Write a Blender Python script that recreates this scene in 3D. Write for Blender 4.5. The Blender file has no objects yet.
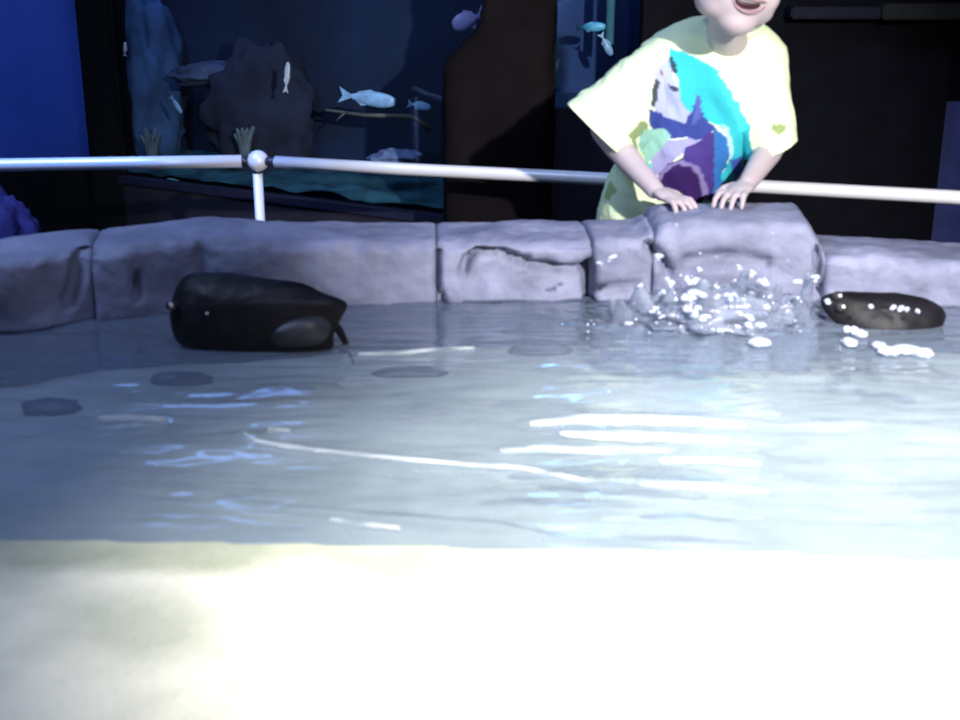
import bpy, bmesh, math, random
from mathutils import Vector, Matrix, noise
random.seed(7)
S = bpy.context.scene
COL = S.collection
V = Vector

# ------------------------------------------------------------------ camera
F = 1250.0
CAM = V((0, 0, 1.28))
PITCH = math.atan(405 / F)
cd = bpy.data.cameras.new('camera')
cd.sensor_width = 36
cd.lens = 36 * F / 960
cd.clip_start = 0.02
cd.dof.use_dof = True
cd.dof.focus_distance = 14.0
cd.dof.aperture_fstop = cd.lens / 1000 / 0.0065
cam = bpy.data.objects.new('camera', cd)
cam.location = CAM
cam.rotation_euler = (math.pi / 2 - PITCH, 0, 0)
COL.objects.link(cam)
S.camera = cam
cp, sp_ = math.cos(PITCH), math.sin(PITCH)


def at(px, py, Y=None, z=None):
    """world point met by the view ray of a photo position, at depth Y or at height z"""
    x, u = (px - 480) / F, (360 - py) / F
    d = V((x, cp + u * sp_, -sp_ + u * cp))
    t = Y / d.y if Y is not None else (z - CAM.z) / d.z
    return CAM + d * t


# ------------------------------------------------------------------ materials
def nodes(name):
    m = bpy.data.materials.new(name)
    m.use_nodes = True
    nt = m.node_tree
    return m, nt, nt.nodes['Principled BSDF'], nt.nodes['Material Output']


def mat(name, col, rough=.6, metal=0, var=.25, scale=12, bump=0, bscale=60, spec=.5, col2=None, detail=5):
    m, nt, b, out = nodes(name)
    b.inputs['Roughness'].default_value = rough
    b.inputs['Metallic'].default_value = metal
    b.inputs['Specular IOR Level'].default_value = spec
    tc = nt.nodes.new('ShaderNodeTexCoord')
    nz = nt.nodes.new('ShaderNodeTexNoise')
    nz.inputs['Scale'].default_value = scale
    nz.inputs['Detail'].default_value = detail
    nt.links.new(tc.outputs['Object'], nz.inputs['Vector'])
    r = nt.nodes.new('ShaderNodeValToRGB')
    c2 = col2 or [c * (1 - var) for c in col]
    r.color_ramp.elements[0].position = .34
    r.color_ramp.elements[1].position = .66
    r.color_ramp.elements[0].color = (*c2, 1)
    r.color_ramp.elements[1].color = (*col, 1)
    nt.links.new(nz.outputs['Fac'], r.inputs['Fac'])
    nt.links.new(r.outputs['Color'], b.inputs['Base Color'])
    if bump:
        n2 = nt.nodes.new('ShaderNodeTexNoise')
        n2.inputs['Scale'].default_value = bscale
        n2.inputs['Detail'].default_value = 6
        nt.links.new(tc.outputs['Object'], n2.inputs['Vector'])
        bp = nt.nodes.new('ShaderNodeBump')
        bp.inputs['Strength'].default_value = bump
        bp.inputs['Distance'].default_value = .01
        nt.links.new(n2.outputs['Fac'], bp.inputs['Height'])
        nt.links.new(bp.outputs['Normal'], b.inputs['Normal'])
    return m


def clear_mat(name, tint, milk_col, milk, rough=.04, ior=1.33, noisy=None):
    """a transparent sheet with some cloudiness in it and a Fresnel reflection on top"""
    m, nt, b, out = nodes(name)
    nt.nodes.remove(b)
    N, L = nt.nodes.new, nt.links.new
    t = N('ShaderNodeBsdfTransparent'); t.inputs['Color'].default_value = (*tint, 1)
    d = N('ShaderNodeBsdfDiffuse'); d.inputs['Color'].default_value = (*milk_col, 1)
    g = N('ShaderNodeBsdfGlossy'); g.inputs['Roughness'].default_value = rough
    g.inputs['Color'].default_value = (1, 1, 1, 1)
    mx = N('ShaderNodeMixShader'); mx.inputs['Fac'].default_value = milk
    if noisy:
        tc = N('ShaderNodeTexCoord'); mp = N('ShaderNodeMapping')
        mp.inputs['Scale'].default_value = noisy[0]
        nz = N('ShaderNodeTexNoise'); nz.inputs['Scale'].default_value = 1; nz.inputs['Detail'].default_value = 4
        mr = N('ShaderNodeMapRange')
        mr.inputs['From Min'].default_value = .35; mr.inputs['From Max'].default_value = .65
        mr.inputs['To Min'].default_value = noisy[1]; mr.inputs['To Max'].default_value = noisy[2]
        L(tc.outputs['Object'], mp.inputs['Vector']); L(mp.outputs['Vector'], nz.inputs['Vector'])
        L(nz.outputs['Fac'], mr.inputs['Value']); L(mr.outputs['Result'], mx.inputs['Fac'])
    f0 = ((ior - 1) / (ior + 1)) ** 2                       # Schlick's Fresnel, the same from both sides
    lw = N('ShaderNodeLayerWeight'); lw.inputs['Blend'].default_value = .5
    pw = N('ShaderNodeMath'); pw.operation = 'POWER'; pw.inputs[1].default_value = 5
    L(lw.outputs['Facing'], pw.inputs[0])
    fr = N('ShaderNodeMath'); fr.operation = 'MULTIPLY_ADD'; fr.inputs[1].default_value = 1 - f0; fr.inputs[2].default_value = f0
    L(pw.outputs[0], fr.inputs[0])
    m2 = N('ShaderNodeMixShader')
    L(t.outputs[0], mx.inputs[1]); L(d.outputs[0], mx.inputs[2])
    L(fr.outputs[0], m2.inputs['Fac']); L(mx.outputs[0], m2.inputs[1]); L(g.outputs[0], m2.inputs[2])
    L(m2.outputs[0], out.inputs['Surface'])
    return m


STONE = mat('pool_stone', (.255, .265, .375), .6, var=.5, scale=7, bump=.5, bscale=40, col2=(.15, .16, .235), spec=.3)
SAND = mat('pale_sand', (.66, .635, .52), .85, scale=7, bump=.5, bscale=120, col2=(.43, .435, .345))
BLACK = mat('black_paint', (.004, .005, .006), .8, spec=.1)
DARKWALL = mat('dark_wall', (.006, .0065, .010), .9, var=.3, spec=.08)
FLOORM = mat('dark_floor', (.018, .018, .022), .5)
BLUEWALL = mat('blue_wall', (.04, .09, .40), .85, var=.22, scale=2.5, spec=.1)
BROWN = mat('brown_column', (.008, .0055, .0065), .95, var=.6, scale=5, bump=.6, bscale=20, spec=.1)
PLINTH = mat('grey_plinth', (.028, .027, .042), .8, var=.35, scale=5, spec=.1)
STEEL = mat('rail_steel', (.86, .86, .90), .35, metal=.15, var=.05)
RAYM = mat('ray_skin', (.008, .0072, .0110), .5, var=.5, scale=18, bump=.15, bscale=50, spec=.2)
RAYBELLY = mat('ray_wing_grey', (.030, .029, .040), .5, var=.6, scale=22)
SKIN = mat('skin', (.47, .39, .41), .5, var=.06, scale=20)
LIP = mat('lip', (.34, .2, .23), .5)
MOUTH = mat('mouth_inside', (.05, .012, .02), .5)
WHITE = mat('white_enamel', (.8, .8, .78), .3, var=.03)
EYE = mat('eye_dark', (.02, .012, .01), .15)
HAIR = mat('hair', (.035, .022, .016), .5, var=.5, scale=60)
SHORTS = mat('shorts_cloth', (.03, .035, .06), .8)
SHOE = mat('shoe_grey', (.1, .1, .11), .6)
WATER = clear_mat('pool_water', (.64, .69, .79), (.41, .50, .66), .18, .08)
GLASS = clear_mat('tank_glass', (.93, .96, .97), (.1, .2, .3), .0, .02, 1.45)
SPLASH = clear_mat('splash_water', (.66, .70, .78), (.24, .27, .36), .30, .18, 1.33, ((18, 18, 14), .2, .7))
DROP = clear_mat('splash_drops', (.9, .93, .97), (.62, .66, .80), .45, .12)
GLINT = clear_mat('glint', (.97, .98, .99), (.85, .88, .90), .5, .4, 1.15, ((9, 40, 20), .03, .52))  # pale mix standing in for light reflected off the ripples
TANKBACK = mat('tank_backdrop', (.008, .028, .085), .9, var=.7, scale=2.2)
TANKSAND = mat('tank_gravel', (.04, .13, .17), .9, var=.7, scale=8, spec=.1)
TANKROCK = mat('tank_rock', (.10, .13, .24), .8, var=.5, scale=10, bump=.5)
CORAL = mat('coral', (.16, .21, .24), .8, var=.4, scale=30)
BRANCH = mat('driftwood', (.16, .15, .12), .8)
FISHB = mat('fish_silver_blue', (.35, .60, .95), .35, var=.35, scale=40)
FISHL = mat('fish_lavender', (.55, .50, .95), .35, var=.2, scale=40)
FISHC = mat('fish_cyan', (.15, .62, .95), .35, var=.2, scale=40)
FISHW = mat('fish_white', (.75, .78, .85), .35, var=.2, scale=40)
VIOLET = mat('violet_boulder', (.055, .045, .15), .9, var=.4, scale=8, bump=.4, spec=.1)
PEBBLE = mat('dark_stone', (.020, .026, .04), .5, var=.5, scale=20, bump=.4)
GREYTRIM = mat('grey_trim', (.022, .024, .026), .8, var=.3, spec=.15)
CEIL = mat('ceiling_black', (.01, .01, .012), .9)


def wet_dim_below(m, z, band, dark):
    """where the surface lies under height z (a ragged line) its colour is multiplied: wetness, and on stone a painted underwater dimness"""
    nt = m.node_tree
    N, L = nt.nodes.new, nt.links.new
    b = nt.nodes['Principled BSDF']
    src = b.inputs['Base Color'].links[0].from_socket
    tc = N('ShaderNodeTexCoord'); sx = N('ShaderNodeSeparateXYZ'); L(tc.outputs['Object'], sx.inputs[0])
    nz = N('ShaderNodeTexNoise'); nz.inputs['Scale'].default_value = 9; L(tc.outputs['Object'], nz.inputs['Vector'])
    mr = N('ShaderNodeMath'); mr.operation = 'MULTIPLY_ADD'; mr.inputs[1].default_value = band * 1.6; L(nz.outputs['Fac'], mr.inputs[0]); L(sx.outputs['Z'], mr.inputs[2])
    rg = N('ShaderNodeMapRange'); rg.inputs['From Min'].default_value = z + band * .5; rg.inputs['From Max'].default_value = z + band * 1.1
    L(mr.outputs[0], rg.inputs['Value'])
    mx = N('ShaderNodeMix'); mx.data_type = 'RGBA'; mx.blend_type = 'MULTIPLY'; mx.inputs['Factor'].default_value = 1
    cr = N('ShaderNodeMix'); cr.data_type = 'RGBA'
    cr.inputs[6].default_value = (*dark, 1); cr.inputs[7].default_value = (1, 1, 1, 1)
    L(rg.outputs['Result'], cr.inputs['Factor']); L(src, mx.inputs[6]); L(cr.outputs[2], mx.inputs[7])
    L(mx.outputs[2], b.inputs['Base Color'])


wet_dim_below(STONE, .602, .012, (.13, .17, .22))  # wet edge, and the dimness under water painted into the stone colour
wet_dim_below(SAND, .609, .010, (.66, .69, .63))


# ------------------------------------------------------------------ helpers
def link(name, me, m=None, parent=None, smooth=True):
    o = bpy.data.objects.new(name, me)
    COL.objects.link(o)
    if m is not None and not me.materials:
        for q in (m if isinstance(m, (list, tuple)) else [m]):
            me.materials.append(q)
    if smooth:
        for p in me.polygons:
            p.use_smooth = True
    if parent:
        o.parent = parent
    return o


def obj(name, bm, m, parent=None, smooth=True, recalc=True):
    if recalc:
        bmesh.ops.recalc_face_normals(bm, faces=bm.faces)
    me = bpy.data.meshes.new(name)
    bm.to_mesh(me)
    bm.free()
    return link(name, me, m, parent, smooth)


def tag(o, label=None, cat=None, group=None, kind=None):
    if label: o['label'] = label
    if cat: o['category'] = cat
    if group: o['group'] = group
    if kind: o['kind'] = kind
    return o


def thing(name, label, cat, loc=(0, 0, 0), group=None, kind=None):
    o = bpy.data.objects.new(name, None)
    o.empty_display_size = .05
    o.location = loc
    COL.objects.link(o)
    return tag(o, label, cat, group, kind)


def settle(root):
    """parts were built in world coordinates: bring them under the base of their thing"""
    bpy.context.view_layer.update()
    inv = Matrix.Translation(root.location).inverted()
    for c in root.children:
        c.data.transform(inv)


def box(bm, lo, hi, bev=0):
    vs = [bm.verts.new((x, y, z)) for x in (lo[0], hi[0]) for y in (lo[1], hi[1]) for z in (lo[2], hi[2])]
    fs = [bm.faces.new([vs[i] for i in f]) for f in ((0, 1, 3, 2), (4, 6, 7, 5), (0, 4, 5, 1), (2, 3, 7, 6), (0, 2, 6, 4), (1, 5, 7, 3))]
    if bev:
        es = list({e for f in fs for e in f.edges})
        bmesh.ops.bevel(bm, geom=es, offset=bev, segments=2, affect='EDGES')


def prism(bm, pts, z0, z1):
    a = [bm.verts.new((p[0], p[1], z0)) for p in pts]
    b = [bm.verts.new((p[0], p[1], z1)) for p in pts]
    n = len(pts)
    for i in range(n):
        bm.faces.new((a[i], a[(i + 1) % n], b[(i + 1) % n], b[i]))
    bm.faces.new(list(reversed(a)))
    bm.faces.new(b)


def frame_of(d):
    d = d.normalized()
    up = V((0, 0, 1)) if abs(d.z) < .9 else V((0, 1, 0))
    a = d.cross(up).normalized()
    return a, d.cross(a).normalized()


def tube(bm, pts, rad, seg=14, caps=True, flat=1.0, round_caps=False):
    pts = [V(p) for p in pts]
    if not isinstance(rad, (list, tuple)):
        rad = [rad] * len(pts)
    rad = list(rad)
    if round_caps:
        d0 = (pts[0] - pts[1]).normalized(); d1 = (pts[-1] - pts[-2]).normalized()
        r0, r1 = rad[0], rad[-1]
        pre = [(pts[0] + d0 * r0 * math.sin(a), max(r0 * math.cos(a), r0 * .08)) for a in (1.5, 1.15, .75, .38)]
        post = [(pts[-1] + d1 * r1 * math.sin(a), max(r1 * math.cos(a), r1 * .08)) for a in (.38, .75, 1.15, 1.5)]
        pts = [p for p, _ in pre] + pts + [p for p, _ in post]
        rad = [r for _, r in pre] + rad + [r for _, r in post]
    rings = []
    A = None
    for i, p in enumerate(pts):
        d = (pts[min(i + 1, len(pts) - 1)] - pts[max(i - 1, 0)]).normalized()
        if A is None:
            A, _ = frame_of(d)
        A = (A - d * A.dot(d)).normalized()
        B = d.cross(A)
        rings.append([bm.verts.new(p + (A * math.cos(t) + B * math.sin(t) * flat) * rad[i]) for t in [2 * math.pi * k / seg for k in range(seg)]])
    for r0, r1 in zip(rings, rings[1:]):
        for k in range(seg):
            bm.faces.new((r0[k], r0[(k + 1) % seg], r1[(k + 1) % seg], r1[k]))
    if caps:
        bm.faces.new(list(reversed(rings[0])))
        bm.faces.new(rings[-1])
    return rings


def ball(bm, c, r, rot=None, sub=2):
    M = Matrix.Translation(V(c)) @ (rot.to_4x4() if rot else Matrix.Identity(4)) @ Matrix.Diagonal((*(r if isinstance(r, (tuple, list)) else (r, r, r)), 1))
    return bmesh.ops.create_icosphere(bm, subdivisions=sub, radius=1, matrix=M)['verts']


def fbm(p, o=4):
    return noise.fractal(V(p), 1.0, 2.0, o)


def lerp_tab(tab, x):
    if x <= tab[0][0]: return tab[0][1]
    for (a, b), (c, d) in zip(tab, tab[1:]):
        if x <= c:
            t = (x - a) / (c - a)
            t = t * t * (3 - 2 * t)
            return b + (d - b) * t
    return tab[-1][1]


def rough_rock(bm, c, r, sub=4, amp=.18, freq=2.2, seed=0):
    vs = ball(bm, (0, 0, 0), 1, sub=sub)
    for v in vs:
        n = v.co.normalized()
        v.co = n * (1 + amp * fbm(n * freq + V((seed, seed * 2, 3)), 4))
        v.co = V((v.co.x * r[0] + c[0], v.co.y * r[1] + c[1], v.co.z * r[2] + c[2]))


def poly_dist(p, poly):
    best = 9
    for a, b in zip(poly, poly[1:]):
        ab = b - a
        t = max(0, min(1, (p - a).dot(ab) / max(ab.dot(ab), 1e-9)))
        best = min(best, (p - a - ab * t).length)
    return best


def inside(x, y, poly):
    c = False
    n = len(poly)
    for i in range(n):
        x1, y1 = poly[i]; x2, y2 = poly[(i + 1) % n]
        if (y1 > y) != (y2 > y) and x < (x2 - x1) * (y - y1) / (y2 - y1) + x1:
            c = not c
    return c


# ------------------------------------------------------------------ room shell
WZ = 0.60                                   # water level
bm = bmesh.new(); box(bm, (-3.2, -1.6, -.1), (3.2, 6, 0)); tag(obj('floor', bm, FLOORM, smooth=False), kind='structure')
bm = bmesh.new(); box(bm, (-3.2, -1.6, 3.2), (3.2, 6, 3.3)); tag(obj('ceiling', bm, CEIL, smooth=False), kind='structure')
bm = bmesh.new(); box(bm, (-3.2, 5.5, 0), (3.2, 5.6, 3.2)); tag(obj('wall_back', bm, DARKWALL, smooth=False), kind='structure')
bm = bmesh.new(); box(bm, (3.1, -1.6, 0), (3.2, 5.5, 3.2)); tag(obj('wall_right', bm, DARKWALL, smooth=False), kind='structure')

# blue wall at the left, above a black base
pl = at(83, 100, Y=4.75); zb = at(40, 168, Y=4.75).z
bm = bmesh.new(); box(bm, (-3.2, 4.75, zb), (pl.x + .02, 4.85, 3.2)); tag(obj('wall_left', bm, BLUEWALL, smooth=False), kind='structure')
bm = bmesh.new(); box(bm, (-3.2, 4.72, 0), (pl.x + .02, 4.87, zb), .008); tag(obj('baseboard_left', bm, BLACK, smooth=False), kind='structure')

# black post between blue wall and aquarium
a, b = at(83, 100, Y=4.6), at(119, 100, Y=4.6)
bm = bmesh.new(); box(bm, (a.x, 4.6, 0), (b.x, 4.86, 3.2), .012); tag(obj('trim_1', bm, BLACK, smooth=False), kind='structure')

# rough brown column between the two tanks
a, b = at(441, 80, Y=3.6), at(556, 80, Y=3.6)
zc0, zc1 = at(450, 60, Y=3.6).z, at(450, 36, Y=3.6).z
bm = bmesh.new()
cx, rx = (a.x + b.x) / 2, (b.x - a.x) / 2
rings = []
for i in range(160):
    z = 3.2 * i / 159
    ring = []
    for k in range(44):
        t = 2 * math.pi * k / 44
        n = V((math.cos(t), math.sin(t), 0))
        q = abs(math.cos(t)) ** 4 + abs(math.sin(t)) ** 4
        r = q ** -.25 * (1 + .07 * fbm((n.x * 2, n.y * 2, z * 3), 4))
        nar = min(1, max(0, (z - zc0) / (zc1 - zc0))) * (.055 + .03 * fbm((z * 7, 1, 2), 3)) * (.5 - .5 * n.x)
        ring.append(bm.verts.new((cx + n.x * r * rx * .95 + nar * 2, 3.60 + n.y * r * .09, z)))
    rings.append(ring)
for r0, r1 in zip(rings, rings[1:]):
    for k in range(44):
        bm.faces.new((r0[k], r0[(k + 1) % 44], r1[(k + 1) % 44], r1[k]))
bm.faces.new(rings[0]); bm.faces.new(rings[-1])
tag(obj('column', bm, BROWN), kind='structure')

# dark wall at the right, with two ledges high on it
a = at(800, 100, Y=4.1)
xr = at(640, 100, Y=4.1).x
bm = bmesh.new(); box(bm, (xr, 4.1, 0), (at(947, 100, Y=4.1).x, 4.2, 3.2)); tag(obj('wall_dark', bm, DARKWALL, smooth=False), kind='structure')
p0, p1 = at(792, 7, Y=4.0), at(882, 19, Y=4.0)
bm = bmesh.new(); box(bm, (p0.x, 4.0, p1.z), (p1.x, 4.1, p0.z), .006); tag(obj('trim_2', bm, mat('ledge_navy', (.016, .017, .03), .8, spec=.1), smooth=False), kind='structure')
p0, p1 = at(884, 4, Y=3.98), at(975, 20, Y=3.98)
bm = bmesh.new(); box(bm, (p0.x, 3.98, p1.z), (p1.x, 4.1, p0.z), .006); tag(obj('trim_3', bm, GREYTRIM, smooth=False), kind='structure')
p0 = at(947, 108, Y=4.12); p1 = at(975, 212, Y=4.12)
bm = bmesh.new(); box(bm, (p0.x, 4.13, 0), (3.1, 4.2, p0.z + .02)); tag(obj('wall_blue', bm, mat('blue_panel', (.05, .07, .26), .7), smooth=False), kind='structure')
bm = bmesh.new(); box(bm, (p0.x, 4.13, p0.z + .02), (3.1, 4.2, 3.2)); tag(obj('wall_corner', bm, DARKWALL, smooth=False), kind='structure')

# ------------------------------------------------------------------ big aquarium at the left
A0 = at(112, 172, Y=4.66); ZT = A0.z
A1 = at(492, 219, z=ZT)
dirA = V((A1.x - A0.x, A1.y - A0.y, 0)).normalized()
nA = V((-dirA.y, dirA.x, 0))
if nA.y < 0: nA = -nA
lenA = (V((A1.x - A0.x, A1.y - A0.y, 0))).length
base = V((A0.x, A0.y, 0))


def ta(u, v, z):                            # tank coordinates: u along the glass, v into the tank
    p = base + dirA * u + V((-.32 + .29 * u / lenA, 1, 0)) * v
    return V((p.x, p.y, z))


def tpix(px, py, v):                        # point inside the tank, v behind the glass
    x = (px - 480) / F; uu = (360 - py) / F
    d = V((x, cp + uu * sp_, -sp_ + uu * cp))
    o = ta(0, v, 0)
    t = (o - CAM).dot(nA) / d.dot(nA)
    return CAM + d * t


tank = thing('aquarium', 'large dark blue fish tank with a slanting lower edge, beside the black post', 'aquarium', (ta(lenA / 2, .3, 0)))


def tbox(bm, u0, u1, v0, v1, z0, z1):
    prism(bm, [ta(u0, v0, 0), ta(u1, v0, 0), ta(u1, v1, 0), ta(u0, v1, 0)], z0, z1)


bm = bmesh.new(); tbox(bm, -.02, lenA, -.03, .53, 0, ZT - .03)
obj('plinth', bm, PLINTH, tank, smooth=False)['label'] = 'grey violet plinth under the glass'
bm = bmesh.new(); tbox(bm, -.02, lenA, -.045, .02, ZT - .03, ZT - .005); obj('sill', bm, mat('tank_sill', (.02, .022, .05), .4), tank, smooth=False)
bm = bmesh.new(); tbox(bm, 0, lenA, 0, .012, ZT - .005, 2.5); obj('glass_pane', bm, GLASS, tank, smooth=False)
bm = bmesh.new(); tbox(bm, 0, lenA, .5, .53, ZT - .03, 2.5); tbox(bm, -.02, 0, 0, .53, ZT - .03, 2.5)
obj('backdrop', bm, TANKBACK, tank, smooth=False)
bm = bmesh.new(); tbox(bm, lenA, lenA + .02, 0, .53, ZT - .03, 2.5); obj('side_panel', bm, BLACK, tank, smooth=False)
bm = bmesh.new(); tbox(bm, -.03, lenA + .03, -.03, .55, 2.5, 2.72); obj('lid', bm, BLACK, tank, smooth=False)
bm = bmesh.new()
NU, NVv = 70, 30
g = [[bm.verts.new(ta(lenA * i / NU, .013 + .48 * j / NVv, ZT + .01 + .03 * (j / NVv) + .018 * fbm((i * .13, j * .2, 1), 4))) for j in range(NVv + 1)] for i in range(NU + 1)]
for i in range(NU):
    for j in range(NVv):
        bm.faces.new((g[i][j], g[i + 1][j], g[i + 1][j + 1], g[i][j + 1]))
gr = obj('gravel', bm, TANKSAND, tank)
gr['label'] = 'teal gravel bed'
settle(tank)


def rock_thing(name, label, cat, c, r, m, seed, amp=.25, sub=4, freq=2.2, group=None):
    bm = bmesh.new()
    rough_rock(bm, (0, 0, 0), r, sub, amp, freq, seed)
    o = obj(name, bm, m)
    o.location = c
    return tag(o, label, cat, group)


p = tpix(225, 75, .36); rock_thing('rock', 'flat grey blue rock shelf high inside the big tank', 'rock', p, (.2, .10, .045), TANKROCK, 3, .3)
# the stack that carries the shelf and fills the tank's left corner
p = tpix(152, 118, .32); rock_thing('rock', 'tall blue rock in the left corner of the big tank', 'rock', (p.x, p.y, ZT + .30), (.12, .12, .36), mat('blue_rock', (.06, .14, .32), .8, var=.5, scale=9), 8, .3)
p = tpix(262, 130, .36); rock_thing('rock', 'dark broad rock standing under the rock shelf in the big tank', 'rock', (p.x, p.y, ZT + .22), (.2, .08, .25), mat('navy_rock', (.02, .026, .06), .9, var=.5, scale=9), 12, .3)


def coral(name, label, c, r, n, seed):
    rnd = random.Random(seed)
    bm = bmesh.new()
    for k in range(n):
        a = rnd.uniform(0, 6.28); t = rnd.uniform(.1, 1)
        d = V((math.cos(a) * t, math.sin(a) * t * .7, .75)).normalized()
        L = r * rnd.uniform(.8, 1.5)
        p1 = d * L * .55 + V((rnd.uniform(-.01, .01), 0, 0))
        tube(bm, [V((0, 0, -.03)) + d * .01, p1, p1 + (d + V((0, 0, .4))).normalized() * L * .5], [r * .22, r * .17, r * .1], 8, round_caps=True)
    o = obj(name, bm, CORAL)
    o.location = c
    return tag(o, label, 'coral')


p = tpix(152, 152, .10); p.z = max(p.z, ZT + .07); coral('coral', 'pale greenish branching coral low in the left corner of the big tank', (p.x, p.y, p.z), .055, 15, 5)
p = tpix(245, 148, .2); coral('coral', 'pale violet coral behind the ball joint of the rail', (p.x, p.y, p.z), .055, 13, 9)
p = tpix(395, 158, .18); rock_thing('rock', 'pale bluish stone lying low in the right half of the big tank', 'rock', p, (.085, .05, .03), mat('pale_rock', (.2, .27, .5), .7, var=.5, scale=25), 21, .3)
bm = bmesh.new()
q0, q1, q2 = tpix(326, 110, .3), tpix(365, 115, .3), tpix(412, 117, .3)
tube(bm, [q0 - q1, (0, 0, 0), q2 - q1, q2 - q1 + V((.05, .1, -.05))], [.004, .007, .009, .012], 8, round_caps=True)
tube(bm, [q0 * .5 - q1 * .5, q0 * .6 - q1 * .6 + V((-.02, 0, -.03))], [.004, .002], 8)
o = obj('driftwood', bm, BRANCH); o.location = q1
tag(o, 'thin olive driftwood branch under the silver blue fish', 'branch')


def fish(label, c, L, ax, m, deep=.3, tail=.24, group='fish in the tanks'):
    """body along ax (nose direction), with tail, back and belly fins as parts"""
    ax = V(ax).normalized()
    side = ax.cross(V((0, 0, 1)))
    if side.length < .2: side = V((0, 1, 0))
    side.normalize()
    up = side.cross(ax).normalized()
    t = thing('fish', label, 'fish', c, group)
    bm = bmesh.new()
    rings = []
    n = 16
    for i in range(n + 1):
        s = i / n
        h = L * deep * .5 * (math.sin(math.pi * min(1, s * .93 + .05) ** .75) ** .85) + L * .012
        w = h * .45
        rings.append([bm.verts.new(ax * (L * (.5 - s)) + up * math.sin(q) * h + side * math.cos(q) * w) for q in [2 * math.pi * k / 14 for k in range(14)]])
    for r0, r1 in zip(rings, rings[1:]):
        for k in range(14):
            bm.faces.new((r0[k], r0[(k + 1) % 14], r1[(k + 1) % 14], r1[k]))
    bm.faces.new(rings[0]); bm.faces.new(rings[-1])
    obj('body', bm, m, t)

    def fin(name, pts, th=.004):
        bm = bmesh.new()
        A = [bm.verts.new(ax * x * L + up * z * L + side * th * L * 3) for x, z in pts]
        B = [bm.verts.new(ax * x * L + up * z * L - side * th * L * 3) for x, z in pts]
        k = len(pts)
        bm.faces.new(A); bm.faces.new(list(reversed(B)))
        for i in range(k):
            bm.faces.new((A[i], B[i], B[(i + 1) % k], A[(i + 1) % k]))
        obj(name, bm, m, t, smooth=False)
    fin('tail_fin', [(-.44, .03), (-.5 - tail * .9, deep * .55), (-.5 - tail * .55, 0), (-.5 - tail * .9, -deep * .55), (-.44, -.03)])
    fin('dorsal_fin', [(.16, deep * .42), (-.05, deep * .62), (-.32, deep * .38), (-.3, deep * .12), (.1, deep * .3)])
    fin('anal_fin', [(-.05, -deep * .42), (-.22, -deep * .56), (-.34, -deep * .25), (-.25, -deep * .1)])
    bm = bmesh.new()
    for q in (1, -1):
        ball(bm, ax * L * .36 + up * L * deep * .12 + side * q * L * deep * .13, L * .022, sub=1)
    obj('eye', bm, EYE, t)
    return t


fish('silver blue fish swimming right, largest in the big tank', tpix(372, 99, .12), .155, (1, -.15, -.12), FISHB, .30)
fish('small blue grey fish just right of the larger silver blue fish', tpix(421, 106, .14), .062, (1, .1, -.2), FISHB, .42)
fish('lavender fish near the top of the big tank beside the brown column', tpix(466, 21, .10), .085, (-.8, -.1, -.3), FISHL, .62)
fish('slim white fish swimming upright in the middle of the big tank', tpix(287, 75, .15), .085, (.12, .1, 1), FISHW, .2)
fish('tiny white fish at the left edge of the big tank', tpix(125, 48, .1), .042, (.1, 0, 1), FISHW, .3)
fish('faint blue fish beside the tall corner rock in the big tank', tpix(177, 106, .1), .06, (.5, -.2, -.8), FISHB, .3)
fish('small pale teal fish just above the lower left edge of the big tank', tpix(171, 181, .06), .06, (1, 0, 0), FISHC, .3)

# ------------------------------------------------------------------ second tank, behind the child
B0, B1 = at(550, 108, Y=4.3), at(650, 108, Y=4.3)
t2 = thing('aquarium', 'narrow blue fish tank behind the child, right of the brown column', 'aquarium', ((B0.x + B1.x) / 2, 4.5, 0))
zB = B0.z
bm = bmesh.new(); box(bm, (B0.x, 4.3, 0), (B1.x, 4.85, zB), .006); obj('plinth', bm, mat('slate_plinth', (.045, .055, .10), .6), t2, smooth=False)
bm = bmesh.new(); box(bm, (B0.x, 4.31, zB), (B1.x, 4.322, 2.5)); obj('glass_pane', bm, GLASS, t2, smooth=False)
bm = bmesh.new(); box(bm, (B0.x, 4.8, zB), (B1.x, 4.83, 2.5)); box(bm, (B1.x - .02, 4.325, zB), (B1.x, 4.8, 2.5)); box(bm, (B0.x, 4.325, zB), (B0.x + .02, 4.8, 2.5)); obj('backdrop', bm, mat('tank_backdrop_blue', (.02, .06, .22), .8, var=.4, scale=3), t2, smooth=False)
bm = bmesh.new(); box(bm, (B0.x - .01, 4.29, 2.5), (B1.x + .01, 4.84, 2.72)); obj('lid', bm, BLACK, t2, smooth=False)
bm = bmesh.new(); q = at(610, 20, Y=4.45); tube(bm, [(q.x, 4.45, zB + .2), (q.x, 4.45, 2.5)], .016, 14); obj('water_pipe', bm, mat('teal_pipe', (.12, .36, .5), .4), t2)['label'] = 'teal upright pipe'
settle(t2)
fish('bright cyan fish beside the upright pipe in the narrow tank', at(593, 27, Y=4.4), .085, (1, -.1, .05), FISHC, .34)
fish('blue white fish just below the bright cyan fish in the narrow tank', at(607, 46, Y=4.42), .07, (.5, 0, -.9), FISHB, .36)
fish('tiny violet fish at the left edge of the narrow tank', at(557, 66, Y=4.36), .035, (-.3, 0, -1), FISHL, .4)

# violet boulder at the far left
p = at(6, 200, Y=3.85)
bm = bmesh.new()
rough_rock(bm, (0, 0, p.z * .48), (.11, .15, p.z * .62), 5, .22, 1.7, 4)
for v in bm.verts: v.co.z = max(v.co.z, 0)
o = obj('boulder', bm, VIOLET); o.location = (p.x - .01, p.y, 0)
tag(o, 'violet lit rounded boulder at the far left, low behind the pool rim', 'boulder')

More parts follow.
